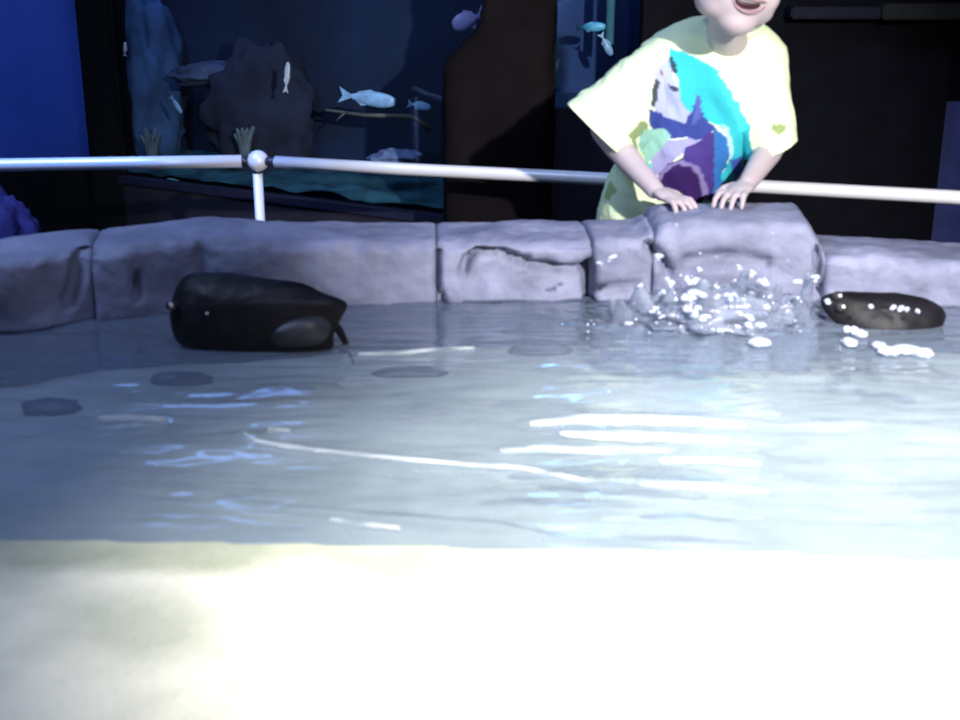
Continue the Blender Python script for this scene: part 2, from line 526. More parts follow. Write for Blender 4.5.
# ------------------------------------------------------------------ rail
ZR = at(258, 161, Y=3.48).z
rp = [at(px, py, z=ZR) for px, py in ((-90, 168), (0, 165), (130, 163), (252, 161))]
rq = [at(px, py, z=ZR) for px, py in ((266, 163), (400, 169), (525, 175), (640, 181), (750, 186), (950, 197), (1060, 204))]
J = at(258, 161, z=ZR)
rail = thing('guard_rail', 'pale steel tube rail with a ball joint, running behind the child', 'railing', (J.x, J.y, 0))
bm = bmesh.new(); tube(bm, rp[:-1] + [J + (rp[-2] - J).normalized() * .045], .0175, 18); obj('rail_tube', bm, STEEL, rail)
bm = bmesh.new(); tube(bm, [J + (rq[1] - J).normalized() * .055] + rq[1:], .0165, 18); obj('rail_tube', bm, STEEL, rail)
for d0 in (rp[-2], rq[1]):
    bm = bmesh.new(); dd = (d0 - J).normalized(); tube(bm, [J + dd * .02, J + dd * .058], .0125, 14); obj('collar', bm, mat('collar_dark', (.05, .05, .07), .4, metal=.6), rail)
bm = bmesh.new(); ball(bm, J, .030, sub=3); obj('ball_joint', bm, STEEL, rail)
bm = bmesh.new(); tube(bm, [(J.x - .003, J.y, 0), (J.x - .003, J.y, ZR - .035)], .0135, 16); obj('post', bm, STEEL, rail)
bm = bmesh.new(); tube(bm, [(J.x - .003, J.y, ZR - .055), (J.x - .003, J.y, ZR - .01)], .010, 14); obj('collar', bm, mat('collar_dark', (.05, .05, .07), .4, metal=.6), rail)
bm = bmesh.new(); tube(bm, [(J.x - .003, J.y, 0), (J.x - .003, J.y, .012)], .05, 20); obj('base_plate', bm, STEEL, rail)
for e in (rp[0], rq[-1]):
    bm = bmesh.new(); tube(bm, [(e.x, e.y, 0), (e.x, e.y, ZR - .005)], .0135, 16); obj('post', bm, STEEL, rail)
settle(rail)

# ------------------------------------------------------------------ pool
front = [at(px, py, z=WZ) for px, py in ((-420, 400), (-200, 365), (0, 333), (100, 320), (200, 311), (450, 303), (650, 301), (900, 304), (1100, 318), (1380, 350))]
xs = [p.x for p in front]


def front_y(x):
    return lerp_tab([(p.x, p.y) for p in front], x)


def px_at(x):                               # photo column of a wall position
    return 480 + F * x / (front_y(x) * cp + (CAM.z - WZ) * sp_)


def top_h(px):
    """height of the rim's front edge over the water"""
    return lerp_tab([(-200, .13), (0, .134), (90, .142), (200, .145), (430, .128), (560, .128), (640, .130), (668, .165), (800, .165), (826, .100), (960, .090), (1200, .10)], px)


def XZ(px, py):
    p = at(px, py, Y=2.45)
    return V((p.x, p.z))


grooves = [([XZ(*q) for q in ((462, 276), (468, 262), (478, 254), (505, 257), (532, 268), (560, 273), (592, 276))], .042, .0075),
           ([XZ(*q) for q in ((591, 272), (592, 300), (594, 330))], .05, .010),
           ([XZ(*q) for q in ((438, 255), (437, 290), (446, 318))], .03, .006),
           ([XZ(*q) for q in ((651, 252), (662, 262), (672, 275))], .04, .008),
           ([XZ(*q) for q in ((822, 256), (823, 300))], .045, .007),
           ([XZ(*q) for q in ((690, 268), (730, 262), (770, 268))], .03, .010),
           ([XZ(*q) for q in ((96, 240), (94, 262), (88, 285))], .03, .010),
           ([XZ(*q) for q in ((146, 268), (147, 286))], .025, .006),
           ([XZ(*q) for q in ((10, 282), (8, 310))], .03, .008),
           ([XZ(*q) for q in ((595, 296), (640, 293))], .02, .006),
           ([XZ(*q) for q in ((205, 240), (207, 262), (203, 282))], .012, .010)]

pool = thing('touch_pool', 'low touch pool with a curved rim of cast grey lilac rock', 'pool', (0, 2.5, 0))


def stone(px0, px1, label=None, seed=0, gap=.0008):
    # invert px -> x
    def x_of(px):
        lo, hi = -1.9, 1.9
        for _ in range(40):
            m_ = (lo + hi) / 2
            if px_at(m_) < px: lo = m_
            else: hi = m_
        return lo
    x0, x1 = x_of(px0) + gap, x_of(px1) - gap
    n = max(6, int((x1 - x0) / .006))
    rows = []
    for i in range(n + 1):
        x = x0 + (x1 - x0) * i / n
        px = px_at(x)
        h = top_h(px)
        e = min(x - x0, x1 - x) / .014                     # rounded ends at the joints
        edge = .009 * (1 - math.sqrt(max(0, 1 - (1 - min(1, e)) ** 2)))
        prof = []
        for k in range(26): prof.append((0, -.16 + (.16 + h - .025) * k / 25))
        for k in range(1, 8):
            a = math.pi / 2 * k / 7
            prof.append((.028 * (1 - math.cos(a)), h - .025 + .025 * math.sin(a)))
        W = .22
        for k in range(1, 16): prof.append((.028 + (W - .05) * k / 15, h + .004 * math.sin(k / 15 * 3.1)))
        for k in range(1, 5):
            a = math.pi / 2 * k / 4
            prof.append((W - .022 + .022 * math.sin(a), h - .03 + .03 * math.cos(a)))
        prof += [(W, -.2), (W, -.6)]
        dx = .02
        sl = (front_y(x + dx) - front_y(x - dx)) / (2 * dx)
        nrm = V((-sl, 1)).normalized()                     # outward, away from the water
        row = []
        for (q, zz) in prof:
            P = V((x + nrm.x * q, front_y(x) + nrm.y * q, WZ + zz))
            back = 1 if q < .2 else .2
            d = .020 * fbm((P.x * 5 + seed * 3, P.y * 5, P.z * 6), 4) + .009 * fbm((P.x * 17, P.y * 17, P.z * 21 + seed), 3)
            inw = edge
            if q < .03 and zz > -.12:
                w = V((P.x, P.z))
                for poly, dep, hw in grooves:
                    dist = poly_dist(w, poly)
                    if dist < hw * 2.2:
                        inw += dep * max(0, 1 - (dist / (hw * 1.6)) ** 2)
                if 462 < px < 592:
                    cz = lerp_tab([(462, 262), (480, 254), (532, 268), (592, 276)], px)
                    if P.z < XZ(px, cz).y: inw += .014
            P.x += nrm.x * (inw - d * back * .6); P.y += nrm.y * (inw - d * back * .6)
            if q > .001: P.z += d * .55 * back - edge * .6
            row.append(P)
        rows.append(row)
    bm = bmesh.new()
    g = [[bm.verts.new(p) for p in r] for r in rows]
    m_ = len(g[0])
    for i in range(n):
        for k in range(m_ - 1):
            bm.faces.new((g[i][k], g[i + 1][k], g[i + 1][k + 1], g[i][k + 1]))
        bm.faces.new((g[i][m_ - 1], g[i + 1][m_ - 1], g[i + 1][0], g[i][0]))
    bm.faces.new(g[0]); bm.faces.new(list(reversed(g[-1])))
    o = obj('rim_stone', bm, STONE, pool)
    if label: o['label'] = label
    return o


stone(-400, 96, 'bluish rim stone at the left end', 1)
stone(96, 437, 'long rim stone behind the dark ray', 2)
stone(437, 592, 'rim stone with a long crack under its lip', 3)
stone(592, 652, 'short rim stone by the splash', 4)
stone(652, 823, 'raised rounded rim stone in front of the child', 5)
stone(823, 1350, 'low rim stone at the right end', 6)


LEDGE = [(p.x, p.y) for p in [at(px, py, z=WZ) for px, py in ((-500, 520), (-150, 536), (0, 539), (170, 541), (345, 544), (520, 548), (700, 550), (960, 560), (1400, 590))]]


def ledge_y(x):
    """where the near sand meets the water"""
    return lerp_tab(LEDGE, x)


def bed_z(x, y):
    e = y - ledge_y(x)
    w = .012 * fbm((x * 3, y * 3, .5), 4)
    if e < 0:
        return WZ + min(.05, -e * .10) + w * .35 * min(1, -e * 12 + .05) + .0005
    return WZ - .105 * (1 - math.exp(-e * 9)) + w * min(1, e * 5)


bm = bmesh.new()
NX, NY = 250, 150
g = []
for i in range(NX + 1):
    x = -1.75 + 3.5 * i / NX
    col = []
    for j in range(NY + 1):
        y = .85 + (front_y(x) + .06 - .85) * j / NY
        col.append(bm.verts.new((x, y, bed_z(x, y))))
    g.append(col)
for i in range(NX):
    for j in range(NY):
        bm.faces.new((g[i][j], g[i + 1][j], g[i + 1][j + 1], g[i][j + 1]))
# underside so that the bed is a solid slab
lo = [[bm.verts.new((g[i][j].co.x, g[i][j].co.y, .42)) for j in (0, NY)] for i in range(NX + 1)]
for i in range(NX):
    bm.faces.new((lo[i][0], lo[i + 1][0], g[i + 1][0], g[i][0]))
    bm.faces.new((lo[i][1], g[i][NY], g[i + 1][NY], lo[i + 1][1]))
    bm.faces.new((lo[i][0], lo[i][1], lo[i + 1][1], lo[i + 1][0]))
tag(obj('sand', bm, SAND), 'pale sand bed of the pool, rising out of the water in the foreground', 'sand', kind='stuff')
bm = bmesh.new(); box(bm, (-1.75, .80, 0), (1.75, .85, WZ + .06), .01); box(bm, (-1.75, .85, 0), (1.75, .95, .42)); box(bm, (-1.75, .95, .36), (1.75, 2.35, .42))
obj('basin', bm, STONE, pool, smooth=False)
settle(pool)

# water with waves
arcs = [([at(px, py, z=WZ) for px, py in ((244, 434), (262, 443), (310, 450), (360, 455), (430, 463), (500, 468), (560, 478), (610, 489), (680, 500))], .0055, .010),
        ([at(px, py, z=WZ) for px, py in ((150, 505), (250, 515), (330, 522), (390, 530), (480, 536), (560, 546))], .004, .012),
        ([at(px, py, z=WZ) for px, py in ((500, 452), (540, 450), (620, 455), (700, 459), (760, 456))], .005, .010),
        ([at(px, py, z=WZ) for px, py in ((530, 424), (600, 418), (700, 420), (780, 428), (860, 424))], .005, .012),
        ([at(px, py, z=WZ) for px, py in ((100, 418), (165, 417))], .003, .010),
        ([at(px, py, z=WZ) for px, py in ((355, 354), (400, 352), (445, 349))], .004, .012)]
arcs2 = [([V((p.x, p.y)) for p in a], h, w) for a, h, w in arcs]
bm = bmesh.new()
NX, NY = 330, 230
g = []
for i in range(NX + 1):
    x = -1.74 + 3.48 * i / NX
    col = []
    y0, y1 = ledge_y(x) - .06, front_y(x) + .05
    for j in range(NY + 1):
        y = y0 + (y1 - y0) * j / NY
        z = .0055 * fbm((x * 2.2, y * 9, 1.3), 3) + .0022 * fbm((x * 8 + 4, y * 26, 2.1), 3)
        sx = (x - .42) / .26; sy = (y - 2.36) / .13
        z += .012 * math.exp(-(sx * sx + sy * sy)) * fbm((x * 24, y * 30, 4), 3)
        w = V((x, y))
        for a, h, ww in arcs2:
            d = poly_dist(w, a)
            if d < ww * 3: z += h * math.exp(-(d / ww) ** 2)
        fade = min(1, max(.15, (y - ledge_y(x)) * 8))
        col.append(bm.verts.new((x, y, WZ + z * fade)))
    g.append(col)
for i in range(NX):
    for j in range(NY):
        bm.faces.new((g[i][j], g[i + 1][j], g[i + 1][j + 1], g[i][j + 1]))
tag(obj('water', bm, WATER), 'rippled bluish grey pool water', 'water', kind='structure')

# foam strips: reflected light painted as pale shapes along the ripples
bm = bmesh.new()


def glint_strip(pts, w, seed):
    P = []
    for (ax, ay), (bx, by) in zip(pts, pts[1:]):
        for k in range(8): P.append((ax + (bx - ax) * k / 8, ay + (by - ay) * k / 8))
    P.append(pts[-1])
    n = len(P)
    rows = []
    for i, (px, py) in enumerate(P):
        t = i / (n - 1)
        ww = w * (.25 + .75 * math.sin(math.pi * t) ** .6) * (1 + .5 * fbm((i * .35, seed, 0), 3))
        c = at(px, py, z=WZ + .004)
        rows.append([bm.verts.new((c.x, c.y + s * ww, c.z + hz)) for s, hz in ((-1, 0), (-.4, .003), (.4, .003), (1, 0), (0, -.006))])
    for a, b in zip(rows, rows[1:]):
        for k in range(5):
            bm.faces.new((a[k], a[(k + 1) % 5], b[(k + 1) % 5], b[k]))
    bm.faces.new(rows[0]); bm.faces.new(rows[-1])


glint_strip([(244, 434), (255, 441), (280, 446), (310, 450), (360, 455), (410, 460), (470, 465), (520, 468), (580, 480), (620, 488)], .006, 1)
glint_strip([(268, 429), (290, 431)], .004, 2)
glint_strip([(530, 424), (580, 419), (640, 419), (700, 421), (745, 426)], .026, 3)
glint_strip([(500, 451), (540, 449), (600, 451), (680, 450)], .014, 4)
glint_strip([(660, 461), (710, 460), (760, 464)], .010, 5)
glint_strip([(560, 434), (640, 436), (730, 440)], .022, 9)
glint_strip([(640, 484), (700, 486), (770, 492)], .012, 10)
glint_strip([(330, 520), (360, 524), (400, 529)], .006, 6)
glint_strip([(358, 354), (400, 353), (440, 349), (475, 348)], .006, 7)
glint_strip([(98, 418), (130, 417), (165, 419)], .004, 8)
tag(obj('glint', bm, GLINT), 'thin white foam strips, reflected light painted along the ripples', 'glint', kind='stuff')

# dark stones under water; two shapes stand for a shadow and a ripple line
for (px, py, rx, ry, lab) in ((50, 396, .055, .03, 'dark flat stone under water at the left edge of the pool'),
                              (180, 366, .06, .022, 'dark flat slab standing for the shadow below the dark ray'),
                              (540, 342, .065, .02, 'dark flat stone at the foot of the cracked rim stone'),
                              (410, 364, .07, .008, 'thin dark solid standing for the dark line below the white ripple')):
    p = at(px, py, z=WZ - .075)
    bz = bed_z(p.x, p.y)
    rock_thing('stone', lab, 'stone', (p.x, p.y, bz + .006), (rx, ry, .017), PEBBLE, px * .1, .2, 3)


# ------------------------------------------------------------------ rays
def ray(label, outline, c, plane_x, plane_y, thick, eyes, tail, wing=None, name='stingray', hump=None):
    """outline (x, y in metres on the ray's own plane), domed back, eyes and tail as parts"""
    plane_x = V(plane_x).normalized(); plane_y = V(plane_y); plane_y = (plane_y - plane_x * plane_x.dot(plane_y)).normalized()
    nrm = plane_x.cross(plane_y).normalized()
    if nrm.y > 0: nrm = -nrm                               # the back faces the viewer
    t = thing(name, label, 'ray', c, 'rays in the pool')
    # smooth closed outline by Catmull-Rom
    O = [V(p) for p in outline]
    n = len(O)
    C_ = []
    for i in range(n):
        p0, p1, p2, p3 = O[i - 1], O[i], O[(i + 1) % n], O[(i + 2) % n]
        for k in range(8):
            s = k / 8
            C_.append(.5 * ((2 * p1) + (p2 - p0) * s + (2 * p0 - 5 * p1 + 4 * p2 - p3) * s * s + (3 * p1 - p0 - 3 * p2 + p3) * s ** 3))
    cen = sum(C_, V((0, 0))) / len(C_)
    if hump: cen = V(hump)
    R = 16

    def to(p2, h):
        return plane_x * p2.x + plane_y * p2.y + nrm * h
    bm = bmesh.new()

    def zt(r, q):
        p2 = cen + (q - cen) * r
        return thick * (1 - r ** 2) ** .7 + .003 + .004 * fbm((p2.x * 14, p2.y * 14, 0), 3)
    top = [[bm.verts.new(to(cen + (q - cen) * (r / R), zt(r / R, q))) for q in C_] for r in range(1, R + 1)]
    bot = [[bm.verts.new(to(cen + (q - cen) * (r / R), -.35 * zt(r / R, q))) for q in C_] for r in range(1, R + 1)]
    ct, cb = bm.verts.new(to(cen, thick + .003)), bm.verts.new(to(cen, -.35 * thick))
    m_ = len(C_)
    for k in range(m_):
        k2 = (k + 1) % m_
        bm.faces.new((ct, top[0][k], top[0][k2])); bm.faces.new((cb, bot[0][k2], bot[0][k]))
        for r in range(R - 1):
            bm.faces.new((top[r][k], top[r + 1][k], top[r + 1][k2], top[r][k2]))
            bm.faces.new((bot[r][k], bot[r][k2], bot[r + 1][k2], bot[r + 1][k]))
        bm.faces.new((top[-1][k], bot[-1][k], bot[-1][k2], top[-1][k2]))
    obj('body', bm, RAYM, t)
    for e in eyes:
        e = V(e)
        bm = bmesh.new(); ball(bm, to(e, thick * .75), (.011, .011, .010), sub=2)
        eb = obj('eye', bm, mat('ray_eye', (.04, .035, .035), .12), t)
        bm = bmesh.new(); ball(bm, to(e, thick * .75) + V((.002, -.0095, .003)), (.0036, .002, .0036), sub=2)  # pale bead painted as the glint on the eye
        obj('eye_shine', bm, mat('eye_glint', (.75, .75, .8), .2), eb)
    bm = bmesh.new()
    tube(bm, [to(V(p[:2]), p[2]) for p in tail], [.011 * (1 - .8 * i / (len(tail) - 1)) for i in range(len(tail))], 10, round_caps=True)
    obj('tail', bm, RAYM, t)
    if wing:
        bm = bmesh.new()
        W_ = [V(p) for p in wing]
        cc = sum(W_, V((0, 0))) / len(W_)
        c0 = bm.verts.new(to(cc, thick * .80 + .012))
        ring = [bm.verts.new(to(w, thick * .42)) for w in W_]
        ring2 = [bm.verts.new(to(cc + (w - cc) * .6, thick * .72 + .010)) for w in W_]
        for k in range(len(W_)):
            k2 = (k + 1) % len(W_)
            bm.faces.new((ring[k], ring[k2], ring2[k2], ring2[k]))
            bm.faces.new((ring2[k], ring2[k2], c0))
        o = obj('fin_fold', bm, RAYBELLY, t)
        o.modifiers.new('s', 'SUBSURF').levels = 2; o.modifiers['s'].render_levels = 2
        o.modifiers.new('t', 'SOLIDIFY').thickness = .006
        o['label'] = 'pale grey wet fold of the wing'
    return t


# ray lifting itself against the wall: plane leans back by about 50 degrees
YL = 2.19
c0 = at(255, 314, Y=YL)
sc = (at(355, 314, Y=YL).x - at(255, 314, Y=YL).x) / 100        # metres per photo step
lean = math.radians(28)
py_vec = V((0, math.sin(lean), math.cos(lean)))
ky = 1 / math.cos(lean - 0.0) * .98


def L2(px, py):
    return ((px - 255) * sc, (314 - py) * sc * ky)


ray('dark brown ray lifting its blunt head out of the water before the stone rim',
    [L2(*q) for q in ((171, 316), (174, 296), (183, 280), (200, 275), (235, 277), (270, 282), (302, 286), (322, 295), (346, 305), (342, 317), (334, 332), (330, 347), (296, 353), (255, 353), (222, 350), (196, 345), (178, 338))],
    c0, (1, .05, 0), py_vec, .045, [L2(176, 309), L2(211, 317)],
    [(*L2(326, 318), -.004), (*L2(338, 328), -.02), (*L2(346, 342), -.03), (*L2(352, 358), -.035)],
    wing=[L2(*q) for q in ((262, 332), (285, 320), (315, 316), (333, 322), (330, 340), (318, 347), (285, 348), (262, 344))],
    hump=L2(225, 312))
YR = 2.33
c1 = at(883, 312, Y=YR)
lean = math.radians(50)
py_vec = V((0, math.sin(lean), math.cos(lean)))


def R2(px, py):
    return ((px - 883) * sc, (312 - py) * sc / math.cos(lean) * .9)


ray('dark ray at the water surface by the right end of the rim',
    [R2(*q) for q in ((820, 300), (840, 295), (880, 295), (915, 297), (938, 302), (948, 312), (942, 324), (920, 334), (890, 340), (858, 335), (834, 324), (822, 312))],
    c1, (1, -.05, 0), py_vec, .030, [R2(834, 304), R2(836, 314)],
    [(*R2(930, 316), 0), (*R2(946, 324), -.012), (*R2(956, 340), -.03)], hump=R2(880, 318))

# ------------------------------------------------------------------ splash
bm = bmesh.new()
rnd = random.Random(11)


def jet(px, py0, py1, w, Y, lean=0):
    a, b = at(px, py0, Y=Y), at(px + lean, py1, Y=Y - .03)
    mid = a.lerp(b, .5) + V((rnd.uniform(-.01, .01), 0, 0))
    tube(bm, [a + V((0, 0, -.02)), a.lerp(mid, .5), mid, mid.lerp(b, .6), b], [w, w * .85, w * .6, w * .4, w * .2], 12, flat=.5, round_caps=True)


jet(644, 345, 290, .06, 2.33, -4); jet(625, 342, 305, .05, 2.33, -4); jet(700, 340, 285, .06, 2.32, 4); jet(668, 340, 292, .05, 2.33, 4); jet(745, 340, 296, .06, 2.33, 6); jet(795, 338, 300, .05, 2.33, 4)
jet(735, 335, 272, .03, 2.33, 10); jet(765, 335, 285, .03, 2.33, 14); jet(800, 335, 275, .022, 2.33, 8); jet(622, 335, 300, .03, 2.33, -10)
# low broken mound of water that the jets rise from
c = at(720, 338, Y=2.33)
vs = ball(bm, (0, 0, 0), 1, sub=5)
for v in vs:
    n = v.co.normalized()
    k = 1 + .35 * fbm(n * 3 + V((2, 1, 0)), 4)
    v.co = V((c.x + n.x * .17 * k, c.y + n.y * .075 * k, WZ + .004 + n.z * (.065 if n.z > 0 else .02) * k))
sh = obj('splash', bm, SPLASH)
tag(sh, 'splash of clear water rising below the raised rim stone', 'splash', kind='stuff')
bm = bmesh.new()
spots = [(612, 258, 5), (658, 258, 6), (600, 263, 3), (700, 268, 4), (688, 281, 7), (697, 281, 6), (670, 282, 6), (662, 292, 4), (684, 296, 6), (692, 297, 8), (700, 296, 6), (716, 296, 5), (728, 296, 5),
         (735, 295, 3), (690, 310, 8), (697, 312, 7), (704, 318, 7), (682, 318, 7), (690, 322, 5), (655, 310, 5), (753, 275, 5), (758, 281, 4), (766, 284, 6), (799, 279, 6), (816, 279, 5), (735, 314, 5), (751, 320, 7), (760, 322, 5),
         (800, 300, 3), (829, 303, 4), (629, 323, 4), (660, 315, 4), (674, 300, 4), (712, 330, 5), (720, 331, 4), (640, 285, 3), (770, 297, 3), (740, 268, 3), (716, 285, 3), (745, 303, 3),
         (872, 306, 4), (893, 309, 4), (900, 309, 5), (907, 311, 4), (918, 311, 4), (846, 331, 5), (856, 331, 5), (845, 341, 4), (852, 343, 5)]
for px, py, s in spots:
    p = at(px, py, Y=2.22 if px > 835 else 2.27 + rnd.uniform(-.02, .02))
    r = s * .00105
    for q in range(3):
        ball(bm, p + V((rnd.uniform(-1, 1) * r, rnd.uniform(-.01, .01), rnd.uniform(-1, 1) * r)), (r * rnd.uniform(.6, 1.4), r, r * rnd.uniform(.5, 1)), sub=2)
for k in range(110):
    p = at(rnd.gauss(710, 50), 345 - abs(rnd.gauss(0, 42)), Y=2.28 + rnd.uniform(-.03, .03))
    if p.z < WZ + .004: p.z = WZ + .004
    ball(bm, p, rnd.uniform(.0012, .0030), sub=1)
# broken white water beside the right ray
for px, py, w in ((905, 349, .028), (890, 351, .02), (922, 352, .02), (880, 346, .012), (860, 333, .014), (850, 342, .012), (760, 342, .02)):
    p = at(px, py, z=WZ + .006)
    rough_rock(bm, (p.x, p.y, p.z), (w, .022, .007), 3, .3, 2.5, px)
tag(obj('water_drops', bm, DROP), 'white drops and broken water flung up in front of the rim', 'water drops', kind='stuff')

# ------------------------------------------------------------------ the child
def evaluated(o, name, m):
    dg = bpy.context.evaluated_depsgraph_get()
    me = bpy.data.meshes.new_from_object(o.evaluated_get(dg))
    me.name = name
    old = o.data
    o.modifiers.clear()
    o.data = me
    bpy.data.meshes.remove(old)
    me.materials.clear()
    me.materials.append(m)
    for p in me.polygons: p.use_smooth = True


neck = at(728, 38, Y=2.80)
hipx = at(690, 180, Y=2.95).x
ROOT = V((hipx, 2.98, 0))
kid = thing('person', 'smiling child in a pale yellow green T-shirt leaning on the pool rim', 'person', ROOT)
hc = at(741, -33, Y=2.63)                                    # middle of the head
yaw, roll, pitch = math.radians(12), math.radians(10), math.radians(10)
HR = Matrix.Rotation(yaw, 3, 'Z') @ Matrix.Rotation(roll, 3, 'Y') @ Matrix.Rotation(pitch, 3, 'X')   # face looks along -Y


HS = 1.24


def hd(x, y, z):
    return hc + HR @ V((x, y, z)) * HS


def hb(bm, c, r, sub):
    return ball(bm, c, tuple(q * HS for q in (r if isinstance(r, tuple) else (r, r, r))), HR, sub)


bm = bmesh.new()
# head
hb(bm, hd(0, .012, .028), (.076, .090, .078), 4)         # skull
hb(bm, hd(0, -.018, -.035), (.064, .062, .062), 4)       # face
hb(bm, hd(0, -.040, -.072), (.036, .034, .030), 3)       # chin
for s in (1, -1):
    hb(bm, hd(s * .030, -.036, -.034), (.034, .034, .032), 3)     # cheeks
    hb(bm, hd(s * .036, -.014, -.054), (.031, .046, .031), 3)     # jaw
    hb(bm, hd(s * .074, .012, -.012), (.011, .018, .027), 3)      # ears
    hb(bm, hd(s * .030, -.064, .028), (.024, .013, .010), 3)      # brow
tube(bm, [hd(0, -.066, .018), hd(0, -.080, -.002), hd(0, -.088, -.014)], [.008 * HS, .0105 * HS, .0125 * HS], 12, round_caps=True)   # nose
for s in (1, -1): hb(bm, hd(s * .010, -.080, -.018), .0075, 2)
# neck and trunk
sL, sR = at(664, 58, Y=2.88), at(766, 60, Y=2.86)            # shoulders (photo left, photo right)
chest = (sL + sR) / 2 + V((0, .02, -.07))
pel = V((hipx, 2.99, .60))
tube(bm, [hd(0, .015, -.05), (hd(0, .02, -.08) + neck) / 2, neck, (sL + sR) / 2 + V((0, .01, -.01))], [.042, .041, .045, .055], 20, round_caps=True)
tube(bm, [(sL + sR) / 2 + V((0, .0, -.025)), chest, chest.lerp(pel, .4), chest.lerp(pel, .75), pel, pel + V((0, 0, -.05))], [.065, .098, .095, .092, .100, .085], 24, round_caps=True)
tube(bm, [sL + V((0, 0, -.01)), (sL + sR) / 2, sR + V((0, 0, -.01))], [.036, .052, .036], 18, round_caps=True)
# arms
eL, wL = at(603, 130, Y=2.85), at(655, 190, Y=2.68)
eR, wR = at(776, 140, Y=2.84), at(747, 184, Y=2.69)
tube(bm, [sL, sL.lerp(eL, .5), eL], [.034, .032, .028], 16, round_caps=True)
tube(bm, [eL, eL.lerp(wL, .3), eL.lerp(wL, .75), wL], [.029, .031, .024, .020], 16, round_caps=True)
tube(bm, [sR, sR.lerp(eR, .5), eR], [.034, .032, .028], 16, round_caps=True)
tube(bm, [eR, eR.lerp(wR, .3), eR.lerp(wR, .75), wR], [.029, .031, .024, .020], 16, round_caps=True)


def hand(w, d, across, up):
    """palm and five bent fingers; d = pointing way, across = towards the thumb side, up = back of the hand"""
    d = V(d).normalized(); across = V(across); across = (across - d * across.dot(d)).normalized(); up = V(up)
    up = (up - d * up.dot(d) - across * up.dot(across)).normalized()
    R = Matrix((d, across, up)).transposed()
    ball(bm, w + d * .034 + up * .001, (.036, .028, .012), R, 3)
    for k, (off, ln) in enumerate(((.0225, .048), (.0075, .054), (-.0075, .050), (-.0215, .038))):
        b0 = w + d * .052 + across * off
        s = across * off * .25
        k1 = b0 + d * ln * .48 + up * .003 + s
        k2 = k1 + d * ln * .30 - up * .009 + s * .5
        k3 = k2 + d * ln * .16 - up * .012
        tube(bm, [b0, k1, k2, k3], [.0078, .0074, .0066, .0056], 10, round_caps=True)
    b0 = w + d * .016 + across * .022
    k1 = b0 + (d * .6 + across * .8) * .024 - up * .003
    k2 = k1 + (d * .95 + across * .25) * .022 - up * .007
    tube(bm, [b0, k1, k2], [.0098, .0085, .0065], 10, round_caps=True)


hand(wL, (.62, -.62, -.22), (.55, .62, 0), (0, 0, 1))
hand(wR, (-.55, -.72, -.20), (-.6, .5, 0), (0, 0, 1))
# legs
for s in (-1, 1):
    h = pel + V((s * .058, 0, -.03)); k = V((hipx + s * .068, 2.96, .33)); an = V((hipx + s * .07, 3.01, .065))
    tube(bm, [h, h.lerp(k, .5), k], [.068, .058, .043], 18, round_caps=True)
    tube(bm, [k, k.lerp(an, .35), an], [.043, .042, .027], 18, round_caps=True)
    tube(bm, [an + V((0, .02, -.025)), an + V((0, -.05, -.035)), an + V((0, -.12, -.045))], [.03, .028, .018], 14, round_caps=True)
body = obj('body', bm, SKIN, kid)
rm = body.modifiers.new('r', 'REMESH'); rm.mode = 'VOXEL'; rm.voxel_size = .0035
sm = body.modifiers.new('s', 'SMOOTH'); sm.factor = .5; sm.iterations = 3
evaluated(body, 'body', SKIN)
bm = bmesh.new(); bm.from_mesh(body.data)
hv = [v for v in bm.verts if (v.co - hd(0, -.01, -.01)).length < .15]
for _ in range(14):
    bmesh.ops.smooth_vert(bm, verts=hv, factor=.5, use_axis_x=True, use_axis_y=True, use_axis_z=True)
bm.to_mesh(body.data); bm.free()
# open the mouth a little and press the eye sockets
MC = V((0, -.074, -.046))
for v in body.data.vertices:
    q = HR.transposed() @ (v.co - hc) / HS
    if q.y < -.03 and (v.co - hc).length < .19:
        mz = q.z - (MC.z + 6.0 * q.x * q.x)
        m_ = (q.x / .027) ** 2 + (mz / .011) ** 2
        if m_ < 1: q.y += .016 * (1 - m_) ** .5
        for s in (1, -1):
            e_ = ((q.x - s * .030) / .018) ** 2 + ((q.z - .010) / .011) ** 2
            if e_ < 1: q.y += .008 * (1 - e_)
        v.co = hc + HR @ q * HS
# lips, teeth, mouth, eyes
bm = bmesh.new()
for top in (1, -1):
    pts, rr = [], []
    for k in range(9):
        x = -.029 + .058 * k / 8
        z = MC.z + 6.0 * x * x + top * .0105 * math.sqrt(max(0, 1 - (x / .030) ** 2))
        pts.append(hd(x, -.079 + 9 * x * x, z)); rr.append(.0018 + .0018 * (1 - (x / .03) ** 2))
    tube(bm, pts, rr, 10, round_caps=True)
obj('lips', bm, LIP, kid)
bm = bmesh.new(); hb(bm, hd(0, -.062, MC.z + .001), (.025, .010, .0105), 3); obj('mouth', bm, MOUTH, kid)
bm = bmesh.new(); hb(bm, hd(0, -.066, MC.z + .0065), (.020, .008, .004), 3); obj('teeth', bm, WHITE, kid)
for s in (1, -1):
    bm = bmesh.new(); hb(bm, hd(s * .030, -.056, .010), (.0115, .0120, .0062), 3); e = obj('eye', bm, WHITE, kid)
    bm = bmesh.new(); hb(bm, hd(s * .030, -.0660, .010), (.0052, .0030, .0052), 2); obj('iris', bm, EYE, e)
